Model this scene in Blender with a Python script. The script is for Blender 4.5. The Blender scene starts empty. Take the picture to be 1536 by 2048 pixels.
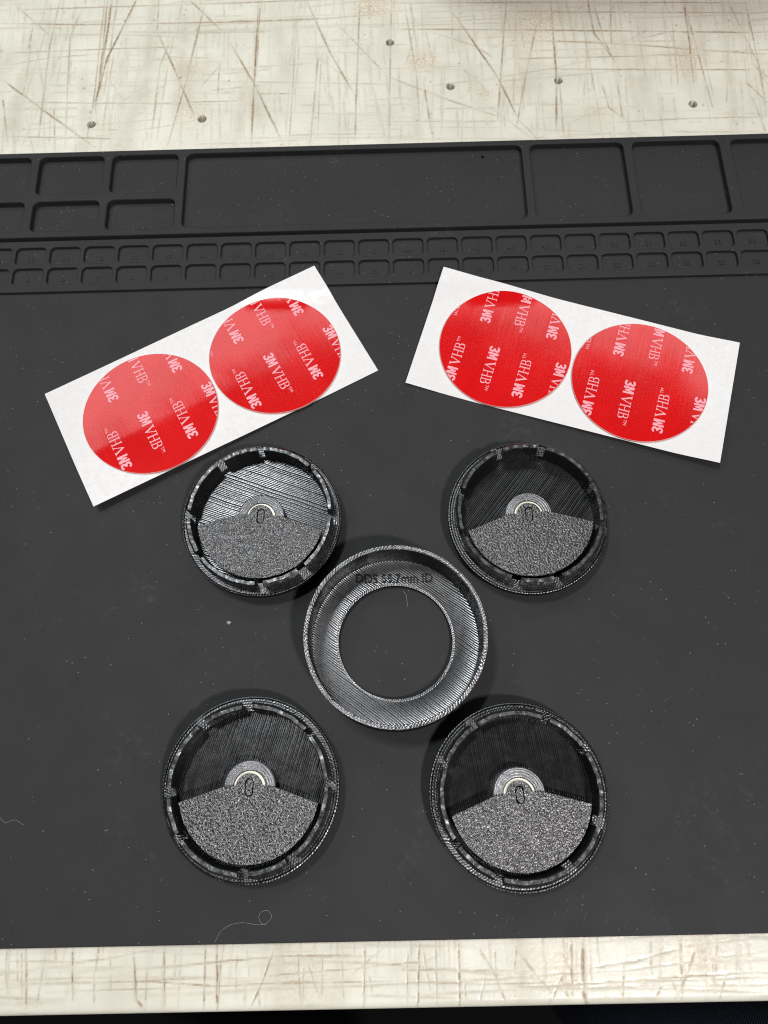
import bpy, bmesh, math, random
import numpy as np
from mathutils import Vector, Matrix

rng = np.random.default_rng(7)
random.seed(7)
S = 0.001                                   # everything below is written in millimetres
scene = bpy.context.scene
COL = scene.collection

# ------------------------------------------------------------------ camera
PITCH, ROLL, CAM_H = 0.3229209, -0.0425627, 258.026
cam_data = bpy.data.cameras.new('camera')
cam = bpy.data.objects.new('camera', cam_data)
COL.objects.link(cam)
_f = Vector((0, math.sin(PITCH), -math.cos(PITCH)))
_u = Vector((0, math.cos(PITCH), math.sin(PITCH)))
_r = Vector((1, 0, 0))
_r2 = _r * math.cos(ROLL) + _u * math.sin(ROLL)
_u2 = _u * math.cos(ROLL) - _r * math.sin(ROLL)
cam.matrix_world = Matrix(((_r2.x, _u2.x, -_f.x, 0), (_r2.y, _u2.y, -_f.y, 0), (_r2.z, _u2.z, -_f.z, CAM_H * S), (0, 0, 0, 1)))
cam_data.sensor_fit = 'VERTICAL'
cam_data.sensor_height = 36
cam_data.sensor_width = 36
cam_data.lens = 26.697
cam_data.clip_start = 0.005
cam_data.clip_end = 20
cam_data.dof.use_dof = True
cam_data.dof.focus_distance = 0.262
cam_data.dof.aperture_fstop = 20
scene.camera = cam

# ------------------------------------------------------------------ world and lamps
world = bpy.data.worlds.new('World')
scene.world = world
world.use_nodes = True
world.node_tree.nodes['Background'].inputs[0].default_value = (0.95, 0.98, 1.0, 1)
world.node_tree.nodes['Background'].inputs[1].default_value = 0.03

def area(name, loc, target, sx, sy, watts, color):
    ld = bpy.data.lights.new(name, 'AREA')
    ld.shape = 'RECTANGLE'
    ld.size, ld.size_y, ld.energy, ld.color = sx, sy, watts, color
    o = bpy.data.objects.new(name, ld)
    COL.objects.link(o)
    o.location = loc
    d = (Vector(target) - Vector(loc)).normalized()
    o.rotation_euler = d.to_track_quat('-Z', 'Y').to_euler()
    return o
area('ceiling_lamp_overhead', (-0.66, 0.72, 2.60), (0, 0.10, 0), 0.50, 0.14, 29.0, (0.97, 1.0, 0.995))
area('ceiling_panel_far', (0.0, 1.95, 2.30), (0.0, 1.9499, 0), 3.0, 0.62, 21.0, (0.97, 1.0, 0.99))
area('ceiling_lamp_left', (-1.50, 0.80, 2.00), (0, 0.10, 0), 0.40, 0.40, 7.0, (0.95, 1.0, 1.0))
area('ceiling_lamp_near', (0.58, -0.78, 1.62), (0.07, 0.08, 0), 0.14, 0.14, 26.0, (1.0, 0.93, 0.91))
scene.cycles.use_denoising = False
scene.cycles.use_adaptive_sampling = False
scene.cycles.filter_width = 1.1

scene.view_settings.view_transform = 'Standard'
scene.view_settings.look = 'None'
scene.view_settings.gamma = 1
scene.view_settings.exposure = 0.13
scene.view_settings.use_curve_mapping = False

# ------------------------------------------------------------------ node helpers
class NT:
    def __init__(self, name):
        self.mat = bpy.data.materials.new(name)
        self.mat.use_nodes = True
        self.t = self.mat.node_tree
        self.b = self.t.nodes['Principled BSDF']
    def n(self, kind, **kw):
        x = self.t.nodes.new(kind)
        for k, v in kw.items():
            setattr(x, k, v)
        return x
    def put(self, sock, v):
        if isinstance(v, bpy.types.NodeSocket):
            self.t.links.new(v, sock)
        elif v is not None:
            if hasattr(sock.default_value, '__len__') and len(sock.default_value) == 4 and len(v) == 3:
                v = (*v, 1)
            sock.default_value = v
    def m(self, op, a, b=None, c=None, clamp=False):
        x = self.n('ShaderNodeMath', operation=op, use_clamp=clamp)
        for i, v in enumerate((a, b, c)):
            if v is not None:
                self.put(x.inputs[i], v)
        return x.outputs[0]
    def v(self, op, a, b=None, scale=None):
        x = self.n('ShaderNodeVectorMath', operation=op)
        self.put(x.inputs[0], a)
        if b is not None:
            self.put(x.inputs[1], b)
        if scale is not None:
            self.put(x.inputs['Scale'], scale)
        return x.outputs['Value'] if op in ('DOT_PRODUCT', 'LENGTH', 'DISTANCE') else x.outputs[0]
    def mm(self):
        """object coordinates in millimetres"""
        tc = self.n('ShaderNodeTexCoord')
        return self.v('SCALE', tc.outputs['Object'], scale=1000.0)
    def noise(self, vec, scale, detail=3.0, rough=0.55, out='Fac', dist=0.0):
        x = self.n('ShaderNodeTexNoise')
        self.put(x.inputs['Vector'], vec)
        x.inputs['Scale'].default_value = scale
        x.inputs['Detail'].default_value = detail
        x.inputs['Roughness'].default_value = rough
        x.inputs['Distortion'].default_value = dist
        return x.outputs[out]
    def voro(self, vec, scale, out='Distance', feature='F1'):
        x = self.n('ShaderNodeTexVoronoi', feature=feature)
        self.put(x.inputs['Vector'], vec)
        x.inputs['Scale'].default_value = scale
        return x.outputs[out]
    def ramp(self, fac, lo, hi, a=0.0, b=1.0):
        x = self.n('ShaderNodeMapRange', interpolation_type='SMOOTHSTEP')
        self.put(x.inputs['Value'], fac)
        for k, v in (('From Min', lo), ('From Max', hi), ('To Min', a), ('To Max', b)):
            x.inputs[k].default_value = v
        return x.outputs[0]
    def mix(self, fac, a, b, blend='MIX'):
        x = self.n('ShaderNodeMix', data_type='RGBA', blend_type=blend)
        self.put(x.inputs['Factor'], fac)
        self.put(x.inputs[6], a)
        self.put(x.inputs[7], b)
        return x.outputs[2]
    def geo_n(self):
        return self.n('ShaderNodeNewGeometry').outputs['Normal']
    def to_world(self, vec):
        x = self.n('ShaderNodeVectorTransform', vector_type='VECTOR', convert_from='OBJECT', convert_to='WORLD')
        self.put(x.inputs[0], vec)
        return x.outputs[0]
    def stretch(self, vec, s):
        return self.v('MULTIPLY', vec, s)
    def bump(self, height, strength, dist):
        x = self.n('ShaderNodeBump')
        self.put(x.inputs['Height'], height)
        x.inputs['Strength'].default_value = strength
        x.inputs['Distance'].default_value = dist
        return x.outputs[0]
    def set(self, **kw):
        names = dict(color='Base Color', rough='Roughness', spec='Specular IOR Level', normal='Normal', coat='Coat Weight',
                     coat_rough='Coat Roughness', metal='Metallic', sheen='Sheen Weight', sss='Subsurface Weight')
        for k, v in kw.items():
            self.put(self.b.inputs[names[k]], v)
        return self.mat

PLASTIC = (0.010, 0.0108, 0.0118)
SILK = (0.15, 0.155, 0.163)                   # silky filament: the shine sits in the surface

def bead(x, phase):
    """rounded print bead: -1..1 across one line, steep only near the seams"""
    fr = x.m('FRACT', phase)
    s = x.m('MULTIPLY_ADD', fr, 2.0, -1.0)
    cube = x.m('MULTIPLY', x.m('MULTIPLY', s, s), s)
    return x.m('ADD', x.m('MULTIPLY', cube, 0.5), x.m('MULTIPLY', s, 0.5))

def jitter(x, p, amount, scale=1.3):
    c = x.noise(p, scale, 2.0, 0.6, 'Color')
    return x.v('SCALE', x.v('SUBTRACT', c, (0.5, 0.5, 0.5)), scale=amount)

def printed_lines(name, angle, pitch=0.6, amp=0.75, rough=0.28, rnd=0.06, tone=0.06):
    """flat printed face: parallel beads running along `angle` degrees"""
    x = NT(name)
    p = x.mm()
    a = math.radians(angle + 90)
    d = (math.cos(a), math.sin(a), 0)
    e = (-math.sin(a), math.cos(a), 0)
    u = x.v('DOT_PRODUCT', p, d)
    w = x.m('MULTIPLY', x.noise(p, 0.12, 2.0), 0.8)
    ph = x.m('DIVIDE', x.m('ADD', u, w), pitch)
    s = bead(x, ph)
    # every line has its own height and lean
    cell = x.m('FLOOR', ph)
    wn = x.n('ShaderNodeTexWhiteNoise', noise_dimensions='1D')
    x.put(wn.inputs['W'], cell)
    lean = x.m('MULTIPLY_ADD', wn.outputs['Value'], 0.20, -0.10)
    tilt = x.m('ADD', x.m('MULTIPLY', s, amp), lean)
    along = x.m('MULTIPLY_ADD', x.noise(x.stretch(p, (1, 1, 1)), 2.2, 2.0), rnd, -rnd / 2)
    nn = x.v('ADD', x.geo_n(), x.v('SCALE', x.to_world(d), scale=tilt))
    nn = x.v('ADD', nn, x.v('SCALE', x.to_world(e), scale=along))
    nn = x.v('ADD', nn, jitter(x, p, rnd, 3.0))
    r = x.ramp(x.noise(p, 0.35, 3.0), 0.3, 0.7, rough - 0.02, rough + 0.03)
    return x.set(color=(tone, tone * 1.02, tone * 1.06), metal=0.9, rough=r, spec=0.5, normal=x.v('NORMALIZE', nn))

def printed_stitch(name, pitch=1.05, skew=0.6, amp=0.85, rough=0.33, rnd=0.5, tone=0.21):
    """narrow circular rim: short slanted zigzag stitches running round the axis"""
    x = NT(name)
    p = x.mm()
    sx = x.n('ShaderNodeSeparateXYZ')
    x.put(sx.inputs[0], p)
    th = x.m('ARCTAN2', sx.outputs[1], sx.outputs[0])
    rr = x.m('SQRT', x.m('ADD', x.m('MULTIPLY', sx.outputs[0], sx.outputs[0]), x.m('MULTIPLY', sx.outputs[1], sx.outputs[1])))
    zig = x.m('MULTIPLY', rr, 1.0)
    ph = x.m('ADD', x.m('DIVIDE', x.m('MULTIPLY', th, 27.0), pitch), x.m('MULTIPLY', zig, skew / pitch * 1.6))
    ph = x.m('ADD', ph, x.m('MULTIPLY', x.noise(p, 0.35, 3.0), 2.4))
    s = bead(x, ph)
    ct, st = x.m('COSINE', th), x.m('SINE', th)
    tv = x.n('ShaderNodeCombineXYZ')
    x.put(tv.inputs[0], x.m('MULTIPLY', st, -1.0)); x.put(tv.inputs[1], ct)
    rv = x.n('ShaderNodeCombineXYZ')
    x.put(rv.inputs[0], ct); x.put(rv.inputs[1], st)
    rad = x.m('MULTIPLY', x.m('SINE', x.m('MULTIPLY', rr, 2 * math.pi / 0.8)), 0.25 if tone > 0.1 else 0.12)
    nn = x.v('ADD', x.geo_n(), x.v('SCALE', x.to_world(tv.outputs[0]), scale=x.m('MULTIPLY', s, x.ramp(x.noise(p, 0.22, 3.0), 0.35, 0.65, amp * 0.45, amp))))
    nn = x.v('ADD', nn, x.v('SCALE', x.to_world(rv.outputs[0]), scale=rad))
    nn = x.v('ADD', nn, jitter(x, p, rnd, 2.6))
    r = x.ramp(x.noise(p, 0.5, 3.0), 0.3, 0.7, rough - 0.06, rough + 0.12)
    return x.set(color=(tone, tone * 1.02, tone * 1.06), metal=0.9, rough=r, spec=0.5, normal=x.v('NORMALIZE', nn))

def printed_layers(name, pitch=0.24, amp=0.14, rough=0.42, rnd=0.05):
    """upright printed wall: stacked layers"""
    x = NT(name)
    p = x.mm()
    sx = x.n('ShaderNodeSeparateXYZ')
    x.put(sx.inputs[0], p)
    s = bead(x, x.m('DIVIDE', sx.outputs[2], pitch))
    nn = x.v('ADD', x.geo_n(), x.v('SCALE', (0, 0, 1), scale=x.m('MULTIPLY', s, amp)))
    nn = x.v('ADD', nn, jitter(x, x.stretch(p, (1, 1, 0.3)), rnd, 0.9))
    return x.set(color=PLASTIC, rough=rough, spec=0.12, normal=x.v('NORMALIZE', nn))

def printed_rough_clip(name):
    x = NT(name)
    p = x.mm()
    nn = x.v('ADD', x.geo_n(), jitter(x, x.stretch(p, (1, 1, 0.5)), 0.5, 0.9))
    sx = x.n('ShaderNodeSeparateXYZ')
    x.put(sx.inputs[0], p)
    s = bead(x, x.m('DIVIDE', sx.outputs[2], 0.26))
    nn = x.v('ADD', nn, x.v('SCALE', (0, 0, 1), scale=x.m('MULTIPLY', s, 0.3)))
    r = x.ramp(x.noise(p, 0.6, 3.0), 0.3, 0.7, 0.26, 0.45)
    return x.set(color=(0.085, 0.087, 0.09), metal=0.9, rough=r, spec=0.5, normal=x.v('NORMALIZE', nn))

def plate_texture(name):
    """face printed on a textured plate: coarse glittering grain"""
    x = NT(name)
    p = x.mm()
    # slope of one pebbled height field, so every bump has a lit and a dark side
    def height(off):
        q = x.v('ADD', p, off)
        a = x.noise(q, 1.35, 1.0, 0.5)
        b = x.noise(q, 3.0, 1.0, 0.5)
        return x.m('ADD', a, x.m('MULTIPLY', b, 0.22))
    h0, hx, hy = height((0, 0, 0)), height((0.12, 0, 0)), height((0, 0.12, 0))
    g = x.n('ShaderNodeCombineXYZ')
    x.put(g.inputs[0], x.m('MULTIPLY', x.m('SUBTRACT', h0, hx), 3.6))
    x.put(g.inputs[1], x.m('MULTIPLY', x.m('SUBTRACT', h0, hy), 3.6))
    nn = x.v('ADD', x.geo_n(), x.to_world(g.outputs[0]))
    return x.set(color=(0.10, 0.10, 0.103), metal=0.85, rough=0.33, spec=0.5, normal=x.v('NORMALIZE', nn))

def simple(name, color, rough=0.5, spec=0.5, grain=0.0):
    x = NT(name)
    if grain:
        p = x.mm()
        x.set(normal=x.v('NORMALIZE', x.v('ADD', x.geo_n(), jitter(x, p, grain, 1.5))))
        c = x.mix(x.noise(p, 0.6, 3.0), tuple(k * 0.85 for k in color), tuple(min(1, k * 1.12) for k in color))
        return x.set(color=c, rough=rough, spec=spec)
    return x.set(color=color, rough=rough, spec=spec)

# ------------------------------------------------------------------ mesh helpers
def mesh(name, verts, faces, mats, face_mats=None, smooth=False):
    me = bpy.data.meshes.new(name)
    me.from_pydata([tuple(c * S for c in v) for v in verts], [], faces)
    for m in (mats if isinstance(mats, (list, tuple)) else [mats]):
        me.materials.append(m)
    if face_mats is not None:
        me.polygons.foreach_set('material_index', np.asarray(face_mats, dtype=np.int32))
    if smooth:
        me.polygons.foreach_set('use_smooth', np.ones(len(me.polygons), dtype=bool))
    me.update()
    return me

def obj(name, me, parent=None):
    o = bpy.data.objects.new(name, me)
    COL.objects.link(o)
    if parent is not None:
        o.parent = parent
    return o

def empty(name, loc, rz=0.0):
    o = bpy.data.objects.new(name, None)
    o.empty_display_size = 0.01
    COL.objects.link(o)
    o.location = [c * S for c in loc]
    o.rotation_euler = (0, 0, rz)
    return o

def tag(o, label=None, cat=None, group=None, kind=None):
    for k, v in (('label', label), ('category', cat), ('group', group), ('kind', kind)):
        if v:
            o[k] = v
    return o

def lathe(profile, n=160, a0=0.0, a1=2 * math.pi, closed_profile=False, wob=None):
    """profile: (r, z, material) per segment start; returns verts, faces, face materials"""
    full = abs(a1 - a0 - 2 * math.pi) < 1e-6
    cols = n if full else n + 1
    m = len(profile)
    V, F, M = [], [], []
    for i in range(cols):
        a = a0 + (a1 - a0) * i / n
        for (r, z, *_) in profile:
            k = wob(a, r, z) if wob else (0, 0)
            V.append(((r + k[0]) * math.cos(a), (r + k[0]) * math.sin(a), z + k[1]))
    segs = m if closed_profile else m - 1
    for i in range(n):
        j = (i + 1) % cols
        for s in range(segs):
            t = (s + 1) % m
            F.append((i * m + s, j * m + s, j * m + t, i * m + t))
            M.append(profile[s][2] if len(profile[s]) > 2 else 0)
    if not full:
        F.append(tuple(range(m))[::-1]); M.append(profile[0][2] if len(profile[0]) > 2 else 0)
        F.append(tuple((cols - 1) * m + k for k in range(m))); M.append(profile[0][2] if len(profile[0]) > 2 else 0)
    return V, F, M

def solid(loops, z0, z1, bevel=0.0, res=1):
    """flat plate with holes from closed outlines (first outer, the others holes), edges rounded; verts/faces in mm"""
    cu = bpy.data.curves.new('tmp', 'CURVE')
    cu.dimensions = '2D'
    cu.fill_mode = 'BOTH'
    for lp in loops:
        sp = cu.splines.new('POLY')
        sp.points.add(len(lp) - 1)
        for q, (a, b) in zip(sp.points, lp):
            q.co = (a, b, 0, 1)
        sp.use_cyclic_u = True
    if z1 > z0:
        cu.extrude = (z1 - z0) / 2 - bevel
        cu.bevel_depth = bevel
        cu.bevel_resolution = res
        cu.offset = -bevel
    o = bpy.data.objects.new('tmp', cu)
    COL.objects.link(o)
    dg = bpy.context.evaluated_depsgraph_get()
    me = bpy.data.meshes.new_from_object(o.evaluated_get(dg))
    bpy.data.objects.remove(o)
    bpy.data.curves.remove(cu)
    zc = (z0 + z1) / 2
    V = [(v.co.x, v.co.y, v.co.z + zc) for v in me.vertices]
    F = [tuple(p.vertices) for p in me.polygons]
    bpy.data.meshes.remove(me)
    return V, F

def text_mesh(body, size, depth=0.0, embolden=0.0, align='CENTER'):
    cu = bpy.data.curves.new('tmp', 'FONT')
    cu.body = body
    cu.size = size
    cu.extrude = depth
    cu.offset = embolden
    cu.align_x = align
    cu.resolution_u = 3
    o = bpy.data.objects.new('tmp', cu)
    COL.objects.link(o)
    dg = bpy.context.evaluated_depsgraph_get()
    me = bpy.data.meshes.new_from_object(o.evaluated_get(dg))
    bpy.data.objects.remove(o)
    bpy.data.curves.remove(cu)
    V = [tuple(v.co) for v in me.vertices]
    F = [tuple(p.vertices) for p in me.polygons]
    bpy.data.meshes.remove(me)
    return V, F

def join(*parts):
    V, F, M = [], [], []
    for part in parts:
        v, f = part[0], part[1]
        k = len(V)
        V += list(v)
        F += [tuple(i + k for i in q) for q in f]
        M += list(part[2]) if len(part) > 2 else [0] * len(f)
    return V, F, M

def rrect(x0, x1, y0, y1, r, n=5):
    out = []
    for cx, cy, a in ((x1 - r, y1 - r, 0), (x0 + r, y1 - r, 90), (x0 + r, y0 + r, 180), (x1 - r, y0 + r, 270)):
        for i in range(n + 1):
            t = math.radians(a + 90 * i / n)
            out.append((cx + r * math.cos(t), cy + r * math.sin(t)))
    return out

def sstep(t):
    t = min(max(t, 0.0), 1.0)
    return t * t * (3 - 2 * t)

STROKES = [(0.5,0.8,[(-112.2,347.5),(-123.3,309.0),(-126.6,279.9)]),
(0.45,0.6,[(-124.4,348.0),(-125.3,294.3),(-126.1,279.9)]),
(0.4,0.6,[(-126.8,348.1),(-126.0,313.7),(-125.7,281.3)]),
(0.4,0.45,[(-128.1,346.5),(-127.1,284.2),(-128.1,261.7)]),
(0.35,0.4,[(-122.0,344.7),(-122.9,286.9)]),
(0.35,0.55,[(-124.9,344.8),(-125.2,322.8),(-126.0,295.8)]),
(0.5,0.55,[(-101.5,323.5),(-91.9,300.4),(-81.2,272.6)]),
(0.5,0.5,[(-80.1,344.7),(-86.8,291.4),(-92.3,257.8)]),
(0.5,0.75,[(-55.2,343.8),(-55.8,289.6),(-55.8,256.5)]),
(0.35,0.5,[(-54.5,342.1),(-54.9,296.2)]),
(0.5,0.6,[(-67.6,316.1),(-55.3,290.3),(-41.7,256.1)]),
(0.5,0.5,[(-33.3,342.9),(-21.7,308.3),(-10.6,283.0)]),
(0.4,0.5,[(-7.7,341.9),(-10.0,282.9),(-10.8,257.7)]),
(0.4,0.35,[(-18.9,326.6),(2.6,295.6)]),
(0.45,0.5,[(-89.0,345.0),(-70.8,322.3)]),
(0.5,0.55,[(-171.1,298.8),(-150.7,280.7),(-123.8,257.5)]),
(0.4,0.35,[(-170.2,343.3),(-150.0,322.2)]),
(0.4,0.5,[(-176.9,340.4),(-80.5,340.7),(-0.7,341.7)]),
(0.45,0.55,[(-178.1,332.2),(-140.4,329.9),(-100.8,329.2),(-35.7,328.8),(3.3,331.2)]),
(0.35,0.5,[(-173.1,313.6),(-121.5,314.3),(-90.5,314.6)]),
(0.35,0.5,[(-166.3,265.1),(-112.3,261.9)]),
(0.4,0.35,[(-169.0,284.2),(-101.8,281.6),(-51.7,281.5)]),
(0.35,0.35,[(-172.0,305.6),(-149.7,310.0),(-127.0,311.4)]),
(0.45,0.4,[(-149.0,258.3),(-150.8,314.6),(-149.3,345.7)]),
(0.4,0.5,[(-162.6,261.5),(-168.5,288.5)]),
(0.4,0.4,[(-137.0,257.9),(-141.9,321.9),(-138.9,337.4)]),
(0.4,0.5,[(-160.1,314.9),(-160.1,328.8)]),
(0.4,0.3,[(-159.1,285.3),(-159.3,317.9)]),
(0.35,0.4,[(-141.2,256.7),(-144.7,281.9)]),
(0.45,0.35,[(-99.8,256.7),(-98.9,303.7),(-94.5,321.7)]),
(0.4,0.45,[(-102.5,344.8),(-101.7,323.5)]),
(0.35,0.4,[(-71.9,285.1),(-71.7,304.2)]),
(0.35,0.35,[(-39.5,253.3),(-36.9,332.0)]),
(0.4,0.4,[(-30.3,255.7),(-26.9,310.0)]),
(0.3,0.35,[(-27.1,258.3),(-25.7,307.0)]),
(0.5,0.3,[(-74.3,288.1),(-50.8,290.2)]),
(0.35,0.45,[(-57.4,285.3),(-37.3,285.0)]),
(0.35,0.35,[(-99.3,308.9),(-76.4,307.0)]),
(0.45,0.4,[(-78.7,329.6),(-58.9,329.6),(-18.3,329.4)]),
(0.4,0.35,[(-100.4,323.4),(-70.2,322.3),(-47.1,322.2)]),
(0.4,0.3,[(-79.9,289.7),(-71.6,302.7)]),
(0.5,0.6,[(33.1,335.6),(52.9,292.3),(61.4,264.9)]),
(0.45,0.5,[(60.7,339.3),(51.7,266.6)]),
(0.45,0.6,[(81.1,338.5),(79.5,289.9),(76.6,258.9)]),
(0.5,0.55,[(98.1,337.9),(99.0,316.0),(107.1,297.7)]),
(0.35,0.5,[(100.6,336.2),(103.1,311.3),(106.2,299.2)]),
(0.35,0.5,[(108.9,337.5),(105.9,305.9)]),
(0.45,0.6,[(142.8,336.2),(140.0,284.8)]),
(0.4,0.5,[(143.1,325.2),(146.0,270.4)]),
(0.4,0.5,[(170.7,335.1),(170.5,301.3),(169.2,265.4)]),
(0.4,0.4,[(162.6,335.4),(172.3,282.2)]),
(0.45,0.6,[(3.1,321.9),(76.4,318.4),(128.6,315.7),(180.5,313.0)]),
(0.4,0.55,[(72.5,312.4),(116.3,308.1),(144.0,304.1),(178.1,299.8)]),
(0.4,0.45,[(58.0,301.7),(104.2,301.3),(149.1,300.9)]),
(0.4,0.5,[(69.9,295.3),(125.6,292.9),(176.5,291.1)]),
(0.4,0.4,[(99.9,263.6),(138.1,264.8),(171.6,264.4)]),
(0.5,0.35,[(2.5,294.1),(31.0,278.6),(53.4,268.0)]),
(0.45,0.45,[(73.4,323.1),(64.7,286.1),(59.5,262.2)]),
(0.45,0.5,[(20.3,287.6),(22.5,260.7)]),
(0.4,0.4,[(7.0,341.4),(3.9,255.9)]),
(0.4,0.4,[(12.8,339.5),(17.1,293.6),(17.7,263.7)]),
(0.4,0.4,[(15.7,337.8),(17.7,309.9)]),
(0.4,0.4,[(99.1,286.3),(100.8,271.9),(107.6,264.7)]),
(0.4,0.4,[(106.3,290.4),(106.0,264.8)]),
(0.4,0.3,[(124.2,316.6),(108.4,308.1)]),
(0.35,0.35,[(150.7,311.1),(135.6,316.2),(117.8,310.8)]),
(0.35,0.5,[(162.2,285.5),(170.5,272.3)]),
(0.35,0.4,[(26.0,318.7),(46.0,308.9),(52.4,301.9)]),
(0.35,0.55,[(3.4,338.0),(73.3,336.0),(183.9,331.4)]),
(0.35,0.5,[(52.0,330.9),(182.8,325.2)]),
(0.4,0.3,[(2.0,267.7),(56.5,265.8)]),
(0.35,0.35,[(135.7,325.4),(132.5,279.3)]),
(0.3,0.3,[(161.0,318.3),(151.5,267.4)]),
(0.35,0.35,[(94.3,336.4),(95.0,299.6),(95.8,276.4)]),
(0.35,0.3,[(37.5,297.2),(48.9,282.3)]),
(0.4,0.3,[(60.9,266.3),(68.7,255.0)]),
(0.35,0.35,[(80.7,291.3),(79.5,254.7)]),
(0.35,0.35,[(119.3,323.0),(119.0,285.6)]),
(0.35,0.4,[(168.1,294.0),(175.1,283.6)]),
(0.4,0.4,[(-119.8,-50.2),(-119.6,-56.9),(-117.4,-64.9)]),
(0.35,0.4,[(-116.7,-50.3),(-115.5,-60.3)]),
(0.35,0.45,[(-115.5,-50.7),(-113.5,-64.3)]),
(0.5,0.55,[(-114.0,-50.7),(-111.9,-66.9)]),
(0.4,0.4,[(-107.8,-51.1),(-109.0,-66.3)]),
(0.4,0.4,[(-105.1,-50.8),(-104.3,-55.2)]),
(0.4,0.7,[(-99.8,-50.6),(-98.3,-64.6)]),
(0.45,0.5,[(-91.7,-50.7),(-92.2,-57.4)]),
(0.4,0.4,[(-92.6,-57.4),(-91.7,-66.0)]),
(0.35,0.4,[(-88.2,-51.5),(-86.9,-64.1)]),
(0.45,0.75,[(-81.2,-50.6),(-79.1,-64.9),(-76.3,-67.5)]),
(0.4,0.4,[(-76.5,-55.0),(-76.4,-66.2)]),
(0.4,0.65,[(-71.8,-50.8),(-70.5,-66.3)]),
(0.35,0.3,[(-68.3,-51.8),(-67.8,-62.5)]),
(0.45,0.65,[(-59.2,-50.7),(-58.7,-67.2)]),
(0.5,0.8,[(-55.6,-50.7),(-54.7,-67.9)]),
(0.35,0.5,[(-54.5,-53.4),(-54.1,-66.0)]),
(0.35,0.4,[(-49.4,-52.2),(-49.4,-65.4)]),
(0.35,0.3,[(-46.6,-51.6),(-45.1,-60.9)]),
(0.45,0.65,[(-37.8,-51.4),(-41.7,-61.6),(-44.9,-67.7)]),
(0.4,0.4,[(-42.8,-61.6),(-41.9,-67.8)]),
(0.35,0.3,[(-36.3,-51.7),(-34.7,-56.5)]),
(0.4,0.45,[(-30.9,-51.8),(-30.0,-66.4)]),
(0.35,0.4,[(-29.0,-56.6),(-29.2,-66.4)]),
(0.35,0.4,[(-27.9,-55.9),(-24.0,-65.8)]),
(0.4,0.4,[(-23.3,-52.0),(-23.6,-65.8)]),
(0.4,0.4,[(-17.6,-51.4),(-16.9,-67.2)]),
(0.45,0.6,[(-10.4,-51.2),(-11.0,-68.0)]),
(0.35,0.4,[(-9.3,-59.5),(-8.3,-64.8)]),
(0.4,0.4,[(-5.1,-52.6),(-14.2,-59.1)]),
(0.35,0.4,[(-121.6,-53.9),(-100.1,-54.5),(-83.5,-53.6)]),
(0.4,0.4,[(-120.7,-60.2),(-89.7,-60.3),(-52.7,-59.4)]),
(0.4,0.65,[(-89.7,-60.0),(-72.3,-60.3),(-53.4,-61.9)]),
(0.35,0.4,[(-106.8,-62.4),(-79.7,-62.1),(-54.1,-61.7),(-4.8,-60.0)]),
(0.4,0.6,[(-80.1,-57.0),(-56.7,-55.4),(-35.5,-54.1),(-4.6,-54.5)]),
(0.35,0.5,[(-45.1,-61.4),(-22.5,-61.4),(-3.0,-61.3)]),
(0.35,0.45,[(-41.4,-59.3),(-22.5,-58.3),(-4.7,-57.3)]),
(0.4,0.2,[(-75.9,-53.0),(-4.6,-53.0)]),
(0.35,0.5,[(2.6,-53.1),(1.9,-66.9)]),
(0.45,0.7,[(6.1,-51.5),(5.1,-68.3)]),
(0.35,0.4,[(7.2,-52.5),(9.0,-65.1)]),
(0.4,0.5,[(11.0,-51.9),(10.9,-67.7)]),
(0.45,0.75,[(18.1,-51.7),(17.6,-68.5)]),
(0.35,0.5,[(19.3,-60.7),(19.4,-65.9)]),
(0.45,0.5,[(23.9,-52.8),(28.3,-59.6),(31.5,-68.1)]),
(0.4,0.4,[(28.8,-52.9),(29.2,-64.2)]),
(0.35,0.4,[(26.1,-59.5),(23.4,-67.3)]),
(0.5,0.5,[(34.2,-51.7),(40.4,-59.8),(45.8,-65.7)]),
(0.4,0.5,[(35.6,-53.0),(34.4,-59.7)]),
(0.35,0.5,[(47.9,-59.9),(50.1,-67.1)]),
(0.4,0.5,[(49.3,-59.9),(44.1,-68.3)]),
(0.45,0.65,[(52.3,-51.0),(51.2,-65.8)]),
(0.65,0.85,[(55.9,-50.7),(54.6,-65.2),(55.5,-68.8)]),
(0.35,0.4,[(48.5,-53.3),(55.9,-69.1)]),
(0.35,0.55,[(67.5,-57.6),(66.0,-68.0)]),
(0.5,0.4,[(76.4,-51.1),(75.4,-61.7)]),
(0.35,0.5,[(78.1,-63.7),(75.7,-67.5)]),
(0.4,0.5,[(85.5,-51.2),(83.8,-67.7)]),
(0.4,0.55,[(90.0,-53.7),(86.4,-60.6),(81.6,-67.6)]),
(0.35,0.5,[(80.7,-61.1),(83.5,-67.7)]),
(0.4,0.35,[(93.0,-51.4),(91.3,-65.2)]),
(0.35,0.4,[(94.3,-57.4),(93.6,-66.6)]),
(0.35,0.4,[(96.7,-52.1),(93.4,-65.9)]),
(0.4,0.5,[(97.9,-60.8),(94.9,-67.9)]),
(0.35,0.3,[(103.6,-51.6),(101.3,-65.4)]),
(0.35,0.6,[(-4.7,-57.0),(6.7,-56.3)]),
(0.35,0.5,[(-4.7,-58.2),(20.1,-58.7),(40.4,-59.4)]),
(0.4,0.5,[(-4.8,-61.3),(25.2,-62.5),(52.1,-62.1)]),
(0.4,0.55,[(26.6,-63.5),(52.0,-63.1),(85.1,-61.5),(110.3,-60.7)]),
(0.4,0.5,[(57.7,-58.7),(70.7,-57.3),(84.7,-54.2)]),
(0.35,0.4,[(58.0,-62.8),(85.0,-62.5),(110.1,-62.0)]),
(0.4,0.25,[(84.7,-53.6),(112.0,-51.4)]),
(0.4,0.35,[(77.3,-63.7),(111.5,-64.0)]),
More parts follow.
